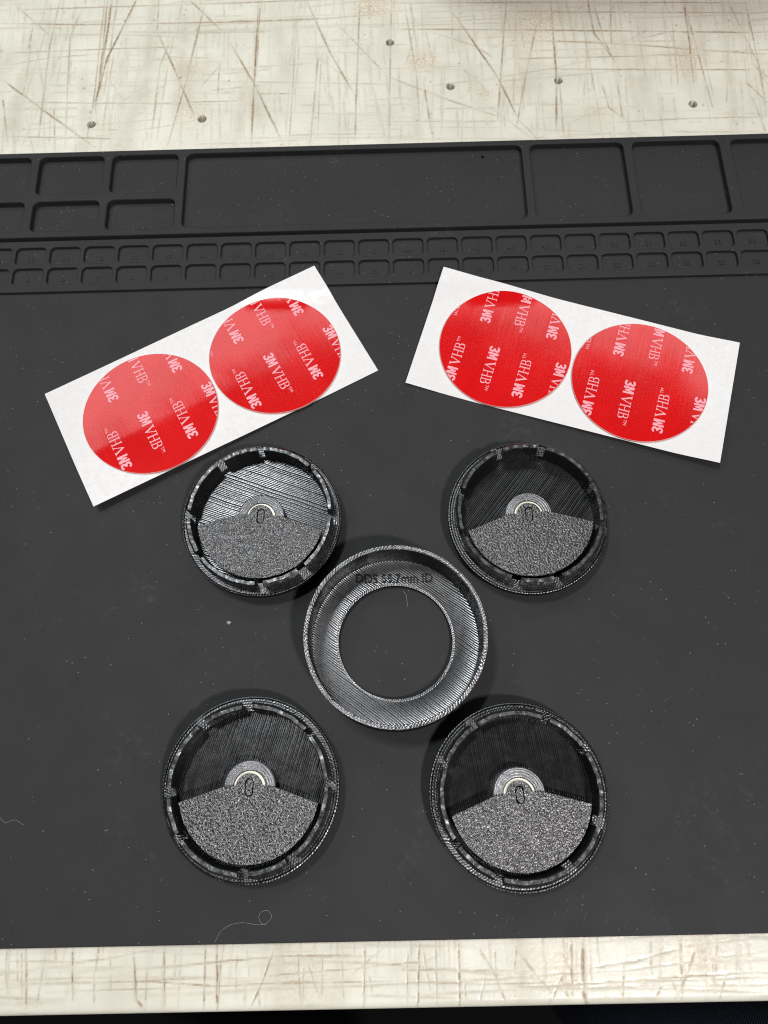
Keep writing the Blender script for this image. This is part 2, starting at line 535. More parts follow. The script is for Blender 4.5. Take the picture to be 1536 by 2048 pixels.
(0.35,0.3,[(40.3,-60.4),(70.4,-59.5),(111.4,-55.1)])]

PSI = -0.0197382                              # the bench and the mat lie a little turned to the camera

# ------------------------------------------------------------------ bench top
def bench_material():
    x = NT('bench_plastic')
    p = x.mm()
    at = x.n('ShaderNodeAttribute', attribute_name='stain')
    sp = x.n('ShaderNodeSeparateColor')
    x.put(sp.inputs[0], at.outputs['Color'])
    base = x.mix(x.ramp(x.noise(p, 0.035, 4.0), 0.35, 0.65), (0.705, 0.70, 0.61), (0.625, 0.62, 0.535))
    base = x.mix(x.ramp(x.noise(x.stretch(p, (0.5, 0.12, 1)), 0.6, 4.0, 0.65), 0.52, 0.80, 0, 0.5), base, (0.66, 0.57, 0.44))
    base = x.mix(x.ramp(x.noise(x.stretch(p, (0.05, 0.6, 1)), 0.9, 4.0, 0.65), 0.55, 0.80, 0, 0.4), base, (0.64, 0.55, 0.42))
    grime = x.m('MULTIPLY', sp.outputs[1], x.ramp(x.noise(p, 0.9, 5.0, 0.7), 0.40, 0.62), clamp=True)
    base = x.mix(grime, base, (0.48, 0.36, 0.20))
    lines = x.m('MULTIPLY', sp.outputs[0], x.ramp(x.noise(p, 0.5, 4.0, 0.7), 0.25, 0.7, 0.6, 1.3), clamp=True)
    base = x.mix(lines, base, (0.27, 0.19, 0.105))
    base = x.mix(sp.outputs[2], base, (0.10, 0.09, 0.05))
    rg = x.ramp(x.noise(p, 0.25, 4.0), 0.3, 0.7, 0.26, 0.45)
    h = x.m('ADD', x.m('MULTIPLY', sp.outputs[0], -0.6), x.m('MULTIPLY', x.noise(p, 0.7, 4.0, 0.6), 0.5))
    return x.set(color=base, rough=rg, spec=0.45, normal=x.bump(h, 0.25, 0.0004))

def build_bench():
    xs = np.concatenate([[-700, -500, -350, -260], np.arange(-212, 212.01, 0.36), [260, 350, 500, 700]])
    rows = [(-66.0, 0.0)] if False else []
    ys = np.concatenate([np.arange(-66.5, -46, 0.4), np.arange(-45, 247, 24.0), np.arange(247.5, 362, 0.42), [385, 420, 520, 640]])
    edge = [(-69.0, -28.0), (-69.0, -2.6), (-68.75, -1.6), (-68.2, -0.75), (-67.4, -0.2)]
    Y = np.concatenate([[e[0] for e in edge], ys])
    Zr = np.concatenate([[e[1] for e in edge], np.zeros(len(ys))])
    X, YY = np.meshgrid(xs, Y)
    Z = np.repeat(Zr[:, None], len(xs), 1)
    line = np.zeros_like(X); grime = np.zeros_like(X); hole = np.zeros_like(X)
    def stroke(pts, w, st):
        pts = np.asarray(pts, float)
        fine = []
        n = 9
        for a, b in zip(pts[:-1], pts[1:]):
            fine += [a + (b - a) * k / n for k in range(n)]
        fine.append(pts[-1])
        pts = np.array(fine) + rng.normal(0, 0.06, (len(fine), 2))
        m = len(pts) - 1
        ph = rng.uniform(0, 6.28)
        for k, (a, b) in enumerate(zip(pts[:-1], pts[1:])):
            t_ = (k + 0.5) / m
            fade = min(1.0, 6 * min(t_, 1 - t_) + 0.2) * (0.95 + 0.3 * math.sin(ph + 5 * t_ * 3.1))
            segment(a, b, w * (0.75 + 0.35 * fade), st * fade)
    def segment(a, b, w, st):
        if True:
            lo = np.minimum(a, b) - 3 * w; hi = np.maximum(a, b) + 3 * w
            ix = np.where((xs >= lo[0]) & (xs <= hi[0]))[0]
            iy = np.where((Y >= lo[1]) & (Y <= hi[1]))[0]
            if not len(ix) or not len(iy):
                return
            sl = np.s_[iy[0]:iy[-1] + 1, ix[0]:ix[-1] + 1]
            gx, gy = X[sl] - a[0], YY[sl] - a[1]
            d = b - a; L = d @ d + 1e-9
            t = np.clip((gx * d[0] + gy * d[1]) / L, 0, 1)
            dist = np.hypot(gx - t * d[0], gy - t * d[1])
            line[sl] = np.maximum(line[sl], st * np.exp(-(dist / w) ** 2))
    for w, st, pts in STROKES:
        low = pts[0][1] < 0
        stroke(pts, w * (0.62 if low else 0.78), st * (1.15 if low else 1.4))
        # a cut is gone over more than once
        k = rng.normal(0, 0.7, 2)
        stroke([(q[0] + k[0], q[1] + k[1] * 0.6) for q in pts], w * 0.6, st * 0.3)
    for i in range(330):
        top = rng.random() < 0.72
        y0 = rng.uniform(248, 372) if top else rng.uniform(-68, -47)
        x0 = rng.uniform(-215, 215)
        fam = rng.random()
        if fam < 0.64:
            a, L = math.pi / 2 + rng.normal(0.0, 0.09), rng.uniform(8, 70)
        elif fam < 0.93:
            a, L = rng.normal(0.0, 0.05), rng.uniform(10, 120)
        else:
            a, L = rng.uniform(0, math.pi), rng.uniform(5, 35)
        bend = rng.normal(0, 0.03)
        p0 = np.array([x0, y0]); pts = [p0]
        for k in range(3):
            pts.append(pts[-1] + L / 3 * np.array([math.cos(a + bend * k), math.sin(a + bend * k)]))
        stroke(pts, rng.uniform(0.24, 0.42), rng.uniform(0.12, 0.4))
    for i in range(900):                     # dense faint cross-cuts
        top = rng.random() < 0.75
        y0 = rng.uniform(248, 360) if top else rng.uniform(-68, -50)
        x0 = rng.uniform(-205, 205)
        L = rng.uniform(6, 45)
        a = math.pi / 2 + rng.normal(0.0, 0.06) - x0 * 0.0004 if rng.random() < 0.75 else rng.normal(0, 0.04)
        stroke([(x0, y0), (x0 + L * math.cos(a), y0 + L * math.sin(a))], rng.uniform(0.24, 0.6), rng.uniform(0.08, 0.28))
    for i in range(40):                      # broad bands of old cuts
        top = rng.random() < 0.7
        x0 = rng.uniform(-200, 200); y0 = rng.uniform(250, 300) if top else -70
        stroke([(x0, y0), (x0 + rng.normal(0, 4), y0 + rng.uniform(20, 70))], rng.uniform(1.5, 4), rng.uniform(0.10, 0.24))
    for (cx, cy, r, st) in ((19.7, 302, 7, .8), (47, 282, 4, .7), (138, 299.5, 9, .7), (74.7, 322, 12, .8), (-3, 336, 8, .9), (-82, 276, 9, .5), (-84, 300, 7, .5),
                            (60, 284, 5, .5), (95, 268, 6, .4), (-120, 268, 6, .35), (-30, -60, 9, .35), (50, -58, 8, .5), (90, -56, 9, .45)):
        grime += st * np.exp(-((X - cx) ** 2 + ((YY - cy) * 1.1) ** 2) / r ** 2)
    for cx, cy in ((-126.7, 270.3), (-78.0, 271.7), (5.7, 313.4), (32.0, 286.3), (80.2, 288.1), (137.7, 272.6)):
        d = np.hypot(X - cx, YY - cy)
        Z -= 3.0 * (d < 1.6)
        hole = np.maximum(hole, np.clip((2.1 - d) / 0.5, 0, 0.95))
    for i in range(150):
        cx, cy = rng.uniform(-200, 200), rng.uniform(250, 365)
        hole = np.maximum(hole, rng.uniform(.3, .8) * np.exp(-((X - cx) ** 2 + (YY - cy) ** 2) / rng.uniform(.25, .5) ** 2))
    Z -= 0.12 * line * (Zr[:, None] == 0)
    ny, nx = X.shape
    V = np.stack([X, YY, Z], -1).reshape(-1, 3) * S
    i = np.arange(ny - 1)[:, None] * nx + np.arange(nx - 1)[None]
    F = np.stack([i, i + 1, i + nx + 1, i + nx], -1).reshape(-1, 4)
    me = bpy.data.meshes.new('tabletop')
    me.vertices.add(len(V)); me.vertices.foreach_set('co', V.ravel())
    me.loops.add(F.size); me.loops.foreach_set('vertex_index', F.ravel().astype(np.int32))
    me.polygons.add(len(F)); me.polygons.foreach_set('loop_start', np.arange(0, F.size, 4, dtype=np.int32))
    at = me.attributes.new('stain', 'FLOAT_COLOR', 'POINT')
    c = np.stack([np.clip(line, 0, 1), np.clip(grime, 0, 1), hole, np.ones_like(line)], -1)
    at.data.foreach_set('color', c.astype(np.float32).ravel())
    me.update(calc_edges=True); me.validate()
    me.polygons.foreach_set('use_smooth', np.ones(len(me.polygons), dtype=bool))
    me.materials.append(bench_material())
    o = obj('tabletop', me)
    o.location = (0, 0, -3 * S); o.rotation_euler = (0, 0, PSI)
    tag(o, 'worn cream white plastic bench top covered with brown knife cuts', 'tabletop', kind='structure')
build_bench()

# ------------------------------------------------------------------ floor far below the bench
V = [(-2500, -2500, -900), (2500, -2500, -900), (2500, 2500, -900), (-2500, 2500, -900)]
fl = obj('floor', mesh('floor', V, [(0, 1, 2, 3)], simple('dark_floor', (0.003, 0.003, 0.003), 0.9, 0.2, 0.05)))
tag(fl, 'dark floor below the front edge of the bench', 'floor', kind='structure')

# ------------------------------------------------------------------ silicone mat
def mat_material(name, base, rough=0.68, digits=False):
    x = NT(name)
    p = x.mm()
    c = x.mix(x.ramp(x.noise(p, 0.02, 4.0, 0.6), 0.35, 0.7), base, tuple(k * 1.05 for k in base))
    if not digits:
        # chalky smears of dust wiped over the rubber
        sm = x.ramp(x.noise(p, 0.028, 5.0, 0.62, dist=0.6), 0.56, 0.76, 0, 1)
        fine = x.ramp(x.noise(p, 0.45, 4.0, 0.7), 0.42, 0.75)
        c = x.mix(x.m('MULTIPLY', x.m('MULTIPLY', sm, fine), 0.45), c, (0.09, 0.09, 0.09))
        dots = x.m('MULTIPLY', x.ramp(x.voro(p, 0.34), 0.045, 0.08, 1, 0), x.ramp(x.noise(p, 0.05, 2.0), 0.42, 0.6))
        c = x.mix(x.m('MULTIPLY', dots, 0.5), c, (0.35, 0.35, 0.34))
    r = x.ramp(x.noise(p, 0.06, 4.0), 0.3, 0.7, rough - 0.03, rough + 0.03)
    nn = x.v('NORMALIZE', x.v('ADD', x.geo_n(), jitter(x, p, 0.10, 2.5)))
    return x.set(color=c, rough=r, spec=0.30, normal=nn)

def build_mat():
    rubber = mat_material('mat_rubber', (0.0200, 0.0202, 0.0211))
    U0, U1 = -212.0, 191.0
    base = solid([rrect(U0, U1, -50.1, 250.0, 3)], -2.97, 0.0, 0.45, 2)
    # compartment zone
    holes = []
    for a, b in ((-206, -178.8), (-175.2, -147.5), (-143.9, -116.6), (-113.1, -85.3)):
        holes += [rrect(a, b, 228.0, 247.4, 2.6), rrect(a, b, 209.6, 224.4, 2.6)]
    for a, b in ((-81.8, 59.4), (63.0, 102.2), (105.9, 142.5), (147.3, 185.0)):
        holes.append(rrect(a, b, 209.8, 247.4, 2.8))
    zone = solid([rrect(U0 + .02, U1 - .02, 206.6, 249.98, 2.5)] + holes, -0.6, 2.7, 0.6, 3)
    cells = []
    for n in range(28):
        a = -149.48 + 13.896 * (n - 4)
        cells += [rrect(a + 0.85, a + 13.05, 194.6, 202.7, 1.9), rrect(a + 0.85, a + 13.05, 185.0, 192.8, 1.9)]
    ruler = solid([rrect(U0 + .06, U1 - .06, 181.6, 205.9, 1.0)] + cells, -0.55, 1.3, 0.4, 3)
    V, F, M = join(base, zone, ruler)
    me = mesh('silicone_mat', V, F, rubber)
    bm = bmesh.new(); bm.from_mesh(me)
    bmesh.ops.remove_doubles(bm, verts=bm.verts, dist=2e-6)
    bm.to_mesh(me); bm.free()
    root = empty('work_mat', (0, 0, 0), PSI)
    tag(root, 'dark grey silicone work mat with moulded parts compartments along its far side', 'mat')
    obj('mat_body', me, root)
    ink = mat_material('mat_digits', (0.016, 0.0165, 0.017), 0.40, True)
    for n in range(28):
        a = -149.48 + 13.896 * (n - 4)
        if not -168 < a < 168:
            continue
        for num, v0 in ((n + 1, 187.0), (n + 29, 196.6)):
            V, F = text_mesh(str(num), 3.0, 0.12)
            V = [(x + a + 6.95, y + v0, z + 0.13) for x, y, z in V]
            obj('numeral', mesh('numeral', V, F, ink), root)
    # low dark disc for a pin hole; the hole's shade is its colour
    V, F, _ = lathe([(0.05, 0.02), (0.45, 0.05), (0.62, 0.13), (0.8, 0.02)], 14)
    ph = obj('painted_pin_hole', mesh('painted_pin_hole', V, F, simple('pin_hole_shade', (0.004, 0.004, 0.004), 0.9, 0.1)), root)
    ph.location = (43.3 * S, 243.9 * S, 0.0)
build_mat()

# ------------------------------------------------------------------ tape sheets
RED = None
def film_material():
    x = NT('red_release_film')
    p = x.mm()
    c = x.mix(x.ramp(x.noise(p, 0.06, 3.0), 0.3, 0.7), (0.61, 0.0055, 0.0065), (0.55, 0.004, 0.005))
    sc = x.noise(x.stretch(p, (3.2, 0.06, 1)), 1.0, 3.0, 0.7)
    c = x.mix(x.ramp(sc, 0.66, 0.80, 0, 0.18), c, (0.85, 0.25, 0.22))
    wv = x.v('SUBTRACT', x.noise(p, 0.05, 2.0, 0.5, 'Color'), (0.5, 0.5, 0.5))
    nn = x.v('ADD', x.geo_n(), x.v('SCALE', wv, scale=0.035))
    nn = x.v('ADD', nn, jitter(x, x.stretch(p, (2.0, 0.05, 1)), 0.022, 1.0))
    return x.set(color=c, rough=0.13, spec=0.42, normal=x.v('NORMALIZE', nn))

def liner_material():
    x = NT('white_liner_paper')
    p = x.mm()
    c = x.mix(x.ramp(x.noise(p, 0.4, 5.0, 0.65), 0.35, 0.7), (0.70, 0.70, 0.697), (0.675, 0.678, 0.68))
    n1 = x.v('SUBTRACT', x.noise(x.stretch(p, (1, 0.6, 1)), 0.30, 4.0, 0.65, 'Color'), (0.5, 0.5, 0.5))
    nn = x.v('NORMALIZE', x.v('ADD', x.geo_n(), x.v('SCALE', n1, scale=0.16)))
    r = x.ramp(x.noise(p, 0.5, 4.0, 0.7), 0.3, 0.7, 0.20, 0.42)
    return x.set(color=c, rough=r, spec=0.42, normal=nn)

FILM, LINER = film_material(), liner_material()
FOAM = simple('tape_foam_edge', (0.70, 0.36, 0.34), 0.5, 0.3)
INK = simple('pale_pink_print', (0.76, 0.34, 0.39), 0.35, 0.4)

def glyphs():
    """the printed mark, running along +x from 0 to 18.8 mm, 4 mm high: flat polygons (verts, faces)"""
    parts = []
    # bold 3
    o = [(0.0, 3.15), (0.25, 3.75), (0.85, 4.05), (1.5, 4.05), (2.1, 3.8), (2.4, 3.3), (2.35, 2.65), (2.0, 2.15), (2.4, 1.7), (2.5, 1.1), (2.3, 0.45), (1.75, 0.02), (0.95, -0.05),
         (0.3, 0.2), (-0.05, 0.85), (0.75, 1.1), (0.95, 0.72), (1.35, 0.66), (1.62, 0.92), (1.6, 1.35), (1.3, 1.62), (0.8, 1.66), (0.8, 2.42), (1.25, 2.46), (1.52, 2.75), (1.5, 3.12), (1.25, 3.35), (0.95, 3.3), (0.78, 3.0)]
    parts.append(solid([o], 0, 0))
    # bold M
    o = [(2.72, 0), (2.72, 4), (3.75, 4), (4.22, 2.1), (4.7, 4), (5.72, 4), (5.72, 0), (4.95, 0), (4.95, 2.75), (4.5, 0.6), (3.95, 0.6), (3.5, 2.75), (3.5, 0)]
    parts.append(solid([o], 0, 0))
    # serif V
    o = [(6.5, 3.9), (6.5, 3.68), (6.85, 3.62), (8.35, 0.0), (8.6, 0.0), (9.95, 3.62), (10.3, 3.68), (10.3, 3.9), (9.1, 3.9), (9.1, 3.68), (9.62, 3.62), (8.62, 0.95), (7.5, 3.62), (7.95, 3.68), (7.95, 3.9)]
    parts.append(solid([o], 0, 0))
    # serif H
    def stem(x):
        return [(x - .55, 3.9), (x - .55, 3.68), (x - .23, 3.62), (x - .23, .28), (x - .55, .22), (x - .55, 0), (x + .55, 0), (x + .55, .22), (x + .23, .28), (x + .23, 1.82), (x + .23, 2.1), (x + .23, 3.62), (x + .55, 3.68), (x + .55, 3.9)]
    parts.append(solid([stem(11.0)], 0, 0))
    parts.append(solid([stem(13.1)], 0, 0))
    parts.append(([(11.23, 1.85, 0), (12.87, 1.85, 0), (12.87, 2.08, 0), (11.23, 2.08, 0)], [(0, 1, 2, 3)]))
    # serif B
    o = [(13.95, 3.9), (13.95, 3.68), (14.25, 3.62), (14.25, .28), (13.95, .22), (13.95, 0), (15.4, 0), (16.05, .15), (16.45, .55), (16.5, 1.15), (16.3, 1.7), (15.8, 2.05), (16.15, 2.4), (16.25, 3.0), (16.05, 3.55), (15.5, 3.88), (15.1, 3.9)]
    h1 = [(14.65, 2.2), (15.3, 2.2), (15.7, 2.5), (15.78, 3.0), (15.6, 3.5), (15.2, 3.68), (14.65, 3.68)]
    h2 = [(14.65, .22), (15.35, .22), (15.85, .5), (15.98, 1.05), (15.8, 1.6), (15.35, 1.97), (14.65, 1.97)]
    parts.append(solid([o, h1[::-1], h2[::-1]], 0, 0))
    V, F = text_mesh('TM', 1.75, 0.0, 0.0, 'LEFT')
    parts.append(([(x + 16.75, y + 2.55, 0) for x, y, z in V], F))
    V, F, _ = join(*parts)
    return [(v[0], v[1], 0.0) for v in V], F
GV, GF = glyphs()

def clipped_mark(u, v, direction, cu, cv, rad):
    """the mark placed on the sheet, cut off at the rim of the disc; None when nothing is left"""
    me = bpy.data.meshes.new('tmp')
    P = []
    for x, y, _ in GV:
        yy = y - 2.0
        P.append((u - yy * direction, v + x * direction, 0.0))
    me.from_pydata(P, [], GF)
    bm = bmesh.new(); bm.from_mesh(me); bpy.data.meshes.remove(me)
    for k in range(72):
        a = 2 * math.pi * k / 72
        n = Vector((math.cos(a), math.sin(a), 0))
        bmesh.ops.bisect_plane(bm, geom=bm.verts[:] + bm.edges[:] + bm.faces[:], plane_co=Vector((cu, cv, 0)) + n * rad, plane_no=n, clear_outer=True, dist=1e-5)
        if not bm.faces:
            break
    if not bm.faces:
        bm.free(); return None
    bm.verts.index_update()
    V = [tuple(q.co) for q in bm.verts]; F = [tuple(q.index for q in f.verts) for f in bm.faces]
    area_ = sum(f.calc_area() for f in bm.faces)
    bm.free()
    return (V, F) if area_ > 0.15 else None

def tape_sheet(center, angle, half_u, half_v, v_trim, zf, discs, marks, label):
    root = empty('tape_sheet', (center[0], center[1], 0), math.radians(angle))
    tag(root, label, 'tape sheet', 'double sided tape sheets with two red discs each')
    nu, nv = 72, 34
    V, F = [], []
    for layer in (0.0, -0.13):
        for j in range(nv + 1):
            for i in range(nu + 1):
                u = -half_u + 2 * half_u * i / nu
                v = -half_v + v_trim + (2 * half_v - v_trim) * j / nv
                V.append((u, v, zf(u, v) + layer))
    n1 = nu + 1; tot = n1 * (nv + 1)
    for j in range(nv):
        for i in range(nu):
            k = j * n1 + i
            F.append((k, k + 1, k + n1 + 1, k + n1))
            F.append((tot + k, tot + k + n1, tot + k + n1 + 1, tot + k + 1))
    ring = [i for i in range(n1)] + [j * n1 + nu for j in range(1, nv + 1)] + [nv * n1 + i for i in range(nu - 1, -1, -1)] + [j * n1 for j in range(nv - 1, 0, -1)]
    for a, b in zip(ring, ring[1:] + ring[:1]):
        F.append((a, tot + a, tot + b, b))
    me = mesh('liner', V, F, LINER, smooth=True)
    me.set_sharp_from_angle(angle=math.radians(40))
    obj('liner', me, root)
    for (cu, cv) in discs:
        R, th = 25.22, 0.85
        n, rings = 128, 10
        V, F, M = [], [], []
        V.append((cu, cv, zf(cu, cv) + th))
        radii = [R * (k + 1) / rings for k in range(rings - 1)] + [R - 0.12]
        for r in radii:
            for i in range(n):
                a = 2 * math.pi * i / n
                u, v = cu + r * math.cos(a), cv + r * math.sin(a)
                V.append((u, v, zf(u, v) + th))
        for r, dz in ((R, th - 0.12), (R, 0.05)):
            for i in range(n):
                a = 2 * math.pi * i / n
                u, v = cu + r * math.cos(a), cv + r * math.sin(a)
                V.append((u, v, zf(u, v) + dz))
        for i in range(n):
            j = (i + 1) % n
            F.append((0, 1 + i, 1 + j)); M.append(0)
            for k in range(rings + 1):
                a, b = 1 + k * n, 1 + (k + 1) * n
                F.append((a + i, b + i, b + j, a + j)); M.append(0 if k < rings - 1 else 1)
        me = mesh('tape_disc', V, F, [FILM, FOAM], M, smooth=True)
        me.set_sharp_from_angle(angle=math.radians(40))
        d = obj('tape_disc', me, root)
        for (u, v, di) in marks:
            c = clipped_mark(u, v, di, cu, cv, R - 0.3)
            if c:
                P = [(q[0], q[1], zf(q[0], q[1]) + th + 0.045) for q in c[0]]
                obj('lettering', mesh('lettering', P, c[1], INK), d)
    return root

def marks_for(low, high, v_low, v_high, first_low, first_high):
    out, L = [], 18.8
    for i, u in enumerate(low):
        di = first_low * (-1) ** i
        out.append((u, v_low if di > 0 else v_low + L, di))
    for i, u in enumerate(high):
        di = first_high * (-1) ** i
        out.append((u, v_high if di > 0 else v_high + L, di))
    return out

LC, LA = (-63.13, 140.7), 26.53
RC, RA = (74.26, 142.3), -19.5
def over_ruler(center, angle, u, v):
    """the paper rides up where its corner lies on the raised ruler strip of the mat"""
    a = math.radians(angle)
    x, y = center[0] + u * math.cos(a) - v * math.sin(a), center[1] + u * math.sin(a) + v * math.cos(a)
    return 1.4 * sstep((-math.sin(PSI) * x + math.cos(PSI) * y - 171.5) / 10)
def z_left(u, v):
    g = 0.035 - 0.0009 * u
    t = 27.2 - v
    t = t if t < 34 else 34 + (t - 34) * 0.35
    return 0.30 + max(g, 0.002) * t + over_ruler(LC, LA, u, v) + 0.05 * math.sin(u * 0.09 + v * 0.05)
def z_right(u, v):
    g = 0.015 + 0.0006 * u
    return 0.50 + max(g, -0.004) * (26.6 - v) + over_ruler(RC, RA, u, v) + 0.8 * sstep((-u - 40) / 22) + 1.5 * sstep((u - 40) / 24) + 0.04 * math.sin(u * 0.08)

def to_sheet(center, angle, pts):
    c, s = math.cos(math.radians(angle)), math.sin(math.radians(angle))
    return [((x - center[0]) * c + (y - center[1]) * s, -(x - center[0]) * s + (y - center[1]) * c) for x, y in pts]

tape_sheet(LC, LA, 57.7, 27.2, 1.3, z_left, to_sheet(LC, LA, [(-85.37, 128.79), (-39.23, 151.51)]),
           marks_for([-41.3, -28.3, -15.3, -2.4, 10.5, 23.6, 36.4, 49.2], [-35.4, -22.4, -9.3, 3.7, 16.6, 29.6, 42.6], -18.4, 10.2, 1, 1),
           'white liner strip with two red tape discs slanting up beside the left pair of caps')
tape_sheet(RC, RA, 58.7, 26.6, 0.4, z_right, to_sheet(RC, RA, [(49.08, 150.11), (97.83, 133.08)]),
           marks_for([-43.2, -30.0, -17.2, -4.2, 8.9, 22.2, 35.2, 48.2], [-49.7, -36.7, -23.6, -10.6, 2.4, 15.4, 28.6, 41.6], -20.4, 7.6, 1, -1),
           'curled white liner strip with two red tape discs slanting down to the right')

# ------------------------------------------------------------------ printed caps
STITCH = printed_stitch('printed_rim_stitch')
STITCH_WIDE = printed_stitch('printed_flange_stitch', 1.0, 0.5, 0.38, 0.30, 0.30, 0.08)
LAYERS = printed_layers('printed_layers')  # darker copy of the rim and clip plastic: wall shade put into colour
CLIP = printed_rough_clip('printed_clip')
GRAIN = plate_texture('textured_plate_grain')
HUBM = printed_stitch('printed_hub_stitch', 1.05, 0.3, 0.8, 0.33, 0.5)
CREAM = simple('cream_bearing', (0.88, 0.86, 0.72), 0.4, 0.4)

def capsule(w, l, n=7):
    r = w / 2; h = l / 2 - r
    return [(r * math.cos(math.pi * i / n), h + r * math.sin(math.pi * i / n)) for i in range(n + 1)] + \
           [(-r * math.cos(math.pi * i / n), -h - r * math.sin(math.pi * i / n)) for i in range(n + 1)]

def counterweight_outline():
    R = 22.0
    a0, a1 = math.radians(-168.5), math.radians(-11.5)
    pts = [(R * math.cos(a0 + (a1 - a0) * i / 48), R * math.sin(a0 + (a1 - a0) * i / 48)) for i in range(49)]
    pts += [(7.6, 0.35), (4.2, 0.5)]
    pts += [(4.15 * math.cos(math.radians(t)), 4.15 * math.sin(math.radians(t))) for t in range(12, 169, 12)]
    pts += [(-4.2, 0.5), (-7.6, 0.35)]
    return pts

def make_cap(center, line_angle, notches, weight_turn, label, seed, floor_rough=0.22):
    r = random.Random(seed)
    root = empty('center_cap', (center[0], center[1], 0))
    tag(root, label, 'cap', 'black printed snap caps lying open side up on the mat')
    floor_m = printed_lines('printed_floor_lines', line_angle, 0.62, 0.34, floor_rough, 0.06, 0.052)
    prof = [(0.01, 4.4, 0), (8, 4.4, 0), (16, 4.4, 0), (23.15, 4.4, 2), (23.2, 6.45, 1), (25.2, 6.5, 1), (26.9, 6.5, 1), (27.3, 6.75, 1), (27.6, 6.7, 2), (27.75, 6.35, 2), (27.75, 4.6, 2), (27.3, 3.4, 2),
            (26.0, 1.9, 2), (22.5, 0.6, 2), (16, 0.1, 2), (0.01, 0.02, 2)]
    V, F, M = lathe(prof, 180)
    F = [f[::-1] for f in F]
    me = mesh('cap_body', V, F, [floor_m, STITCH_WIDE, LAYERS], M, smooth=True)
    me.set_sharp_from_angle(angle=math.radians(28))
    obj('cap_body', me, root)
    ns = sorted(a % 360 for a in notches)
    for i, a in enumerate(ns):
        b = ns[(i + 1) % len(ns)]
        if b < a:
            b += 360
        g = r.uniform(2.8, 4.0)
        h = 11.9 + r.uniform(-0.35, 0.2)
        t0 = r.uniform(-0.15, 0.15)
        lip = 25.5 + r.uniform(-0.15, 0.15)
        prof = [(23.1, 4.5, 1), (23.35 + t0, h - 0.5, 0), (23.6 + t0, h, 0), (24.7 + t0, h + 0.05, 0), (lip, h - 0.7, 0), (lip, h - 1.5, 1), (24.9 + t0, h - 2.3, 1), (24.9 + t0, 6.3, 1), (23.9, 6.3, 1), (23.9, 4.5, 1)]
        k1, k2 = r.uniform(3, 7), r.uniform(0, 6)
        wob = lambda t, rr, z: (0.07 * math.sin(k1 * 5 * t + k2) * (z > 7), 0.10 * math.sin(k1 * 7 * t + k2) * (z > 9))
        V, F, M = lathe(prof, 22, math.radians(a + g), math.radians(b - g), True, wob)
        F = [f[::-1] for f in F]
        me = mesh('clip', V, F, [CLIP, LAYERS], M, smooth=True)
        me.set_sharp_from_angle(angle=math.radians(25))
        obj('clip', me, root)
    # hub ring and the pale bearing inside it
    V, F, M = lathe([(5.05, 4.45), (5.05, 8.0), (5.25, 8.2), (7.8, 8.2), (8.1, 8.0), (8.1, 4.45)], 64)
    me = mesh('hub', V, [f[::-1] for f in F], HUBM, smooth=True)
    me.set_sharp_from_angle(angle=math.radians(30))
    hub = obj('hub', me, root)
    V, F, M = lathe([(3.0, 6.2), (3.0, 8.0), (3.2, 8.15), (4.75, 8.15), (4.9, 8.0), (4.9, 6.2)], 64)
    me = mesh('bearing_ring', V, [f[::-1] for f in F], CREAM, smooth=True)
    me.set_sharp_from_angle(angle=math.radians(30))
    br = obj('bearing_ring', me, hub)
    tag(br, 'cream bearing ring showing round the pivot')
    cw = solid([counterweight_outline(), capsule(2.5, 5.3)[::-1]], 6.7, 9.05, 0.18, 2)
    w = obj('counterweight', mesh('counterweight', cw[0], cw[1], GRAIN), root)
    w.rotation_euler = (0, 0, math.radians(weight_turn))
    tag(w, 'grainy sector shaped weight hanging from the hub')
    pv = solid([capsule(2.2, 5.0)], 6.6, 8.95, 0.25, 2)
    pin = obj('pivot_pin', mesh('pivot_pin', pv[0], pv[1], GRAIN), w)
    pin.rotation_euler = (0, 0, math.radians(r.uniform(-4, 4)))
    pin.location = (r.uniform(-.08, .08) * S, r.uniform(-.1, .1) * S, r.uniform(-.35, .3) * S)
    return root

make_cap((-42.72, 83.69), -22, [90, 125, 178, 214, 270, 306, 358, 42], -5, 'black snap cap with bright ridged floor beneath the left tape sheet', 3)
make_cap((49.95, 80.38), 50, [110, 75, 21, -13, -73, -107, -164, 160], 2, 'black snap cap with dark floor beneath the right tape sheet', 5)
make_cap((-45.29, -4.52), 72, [92, 127, 39, 2, -57, -93, -147, -179], -2.5, 'black snap cap below left of the ring, near the fibre loop', 8)
make_cap((37.98, -9.95), 96, [66, 121, 31, -20, -59, -111, -148, 157], 2.5, 'black snap cap below right of the ring, closest to the bench edge', 11)

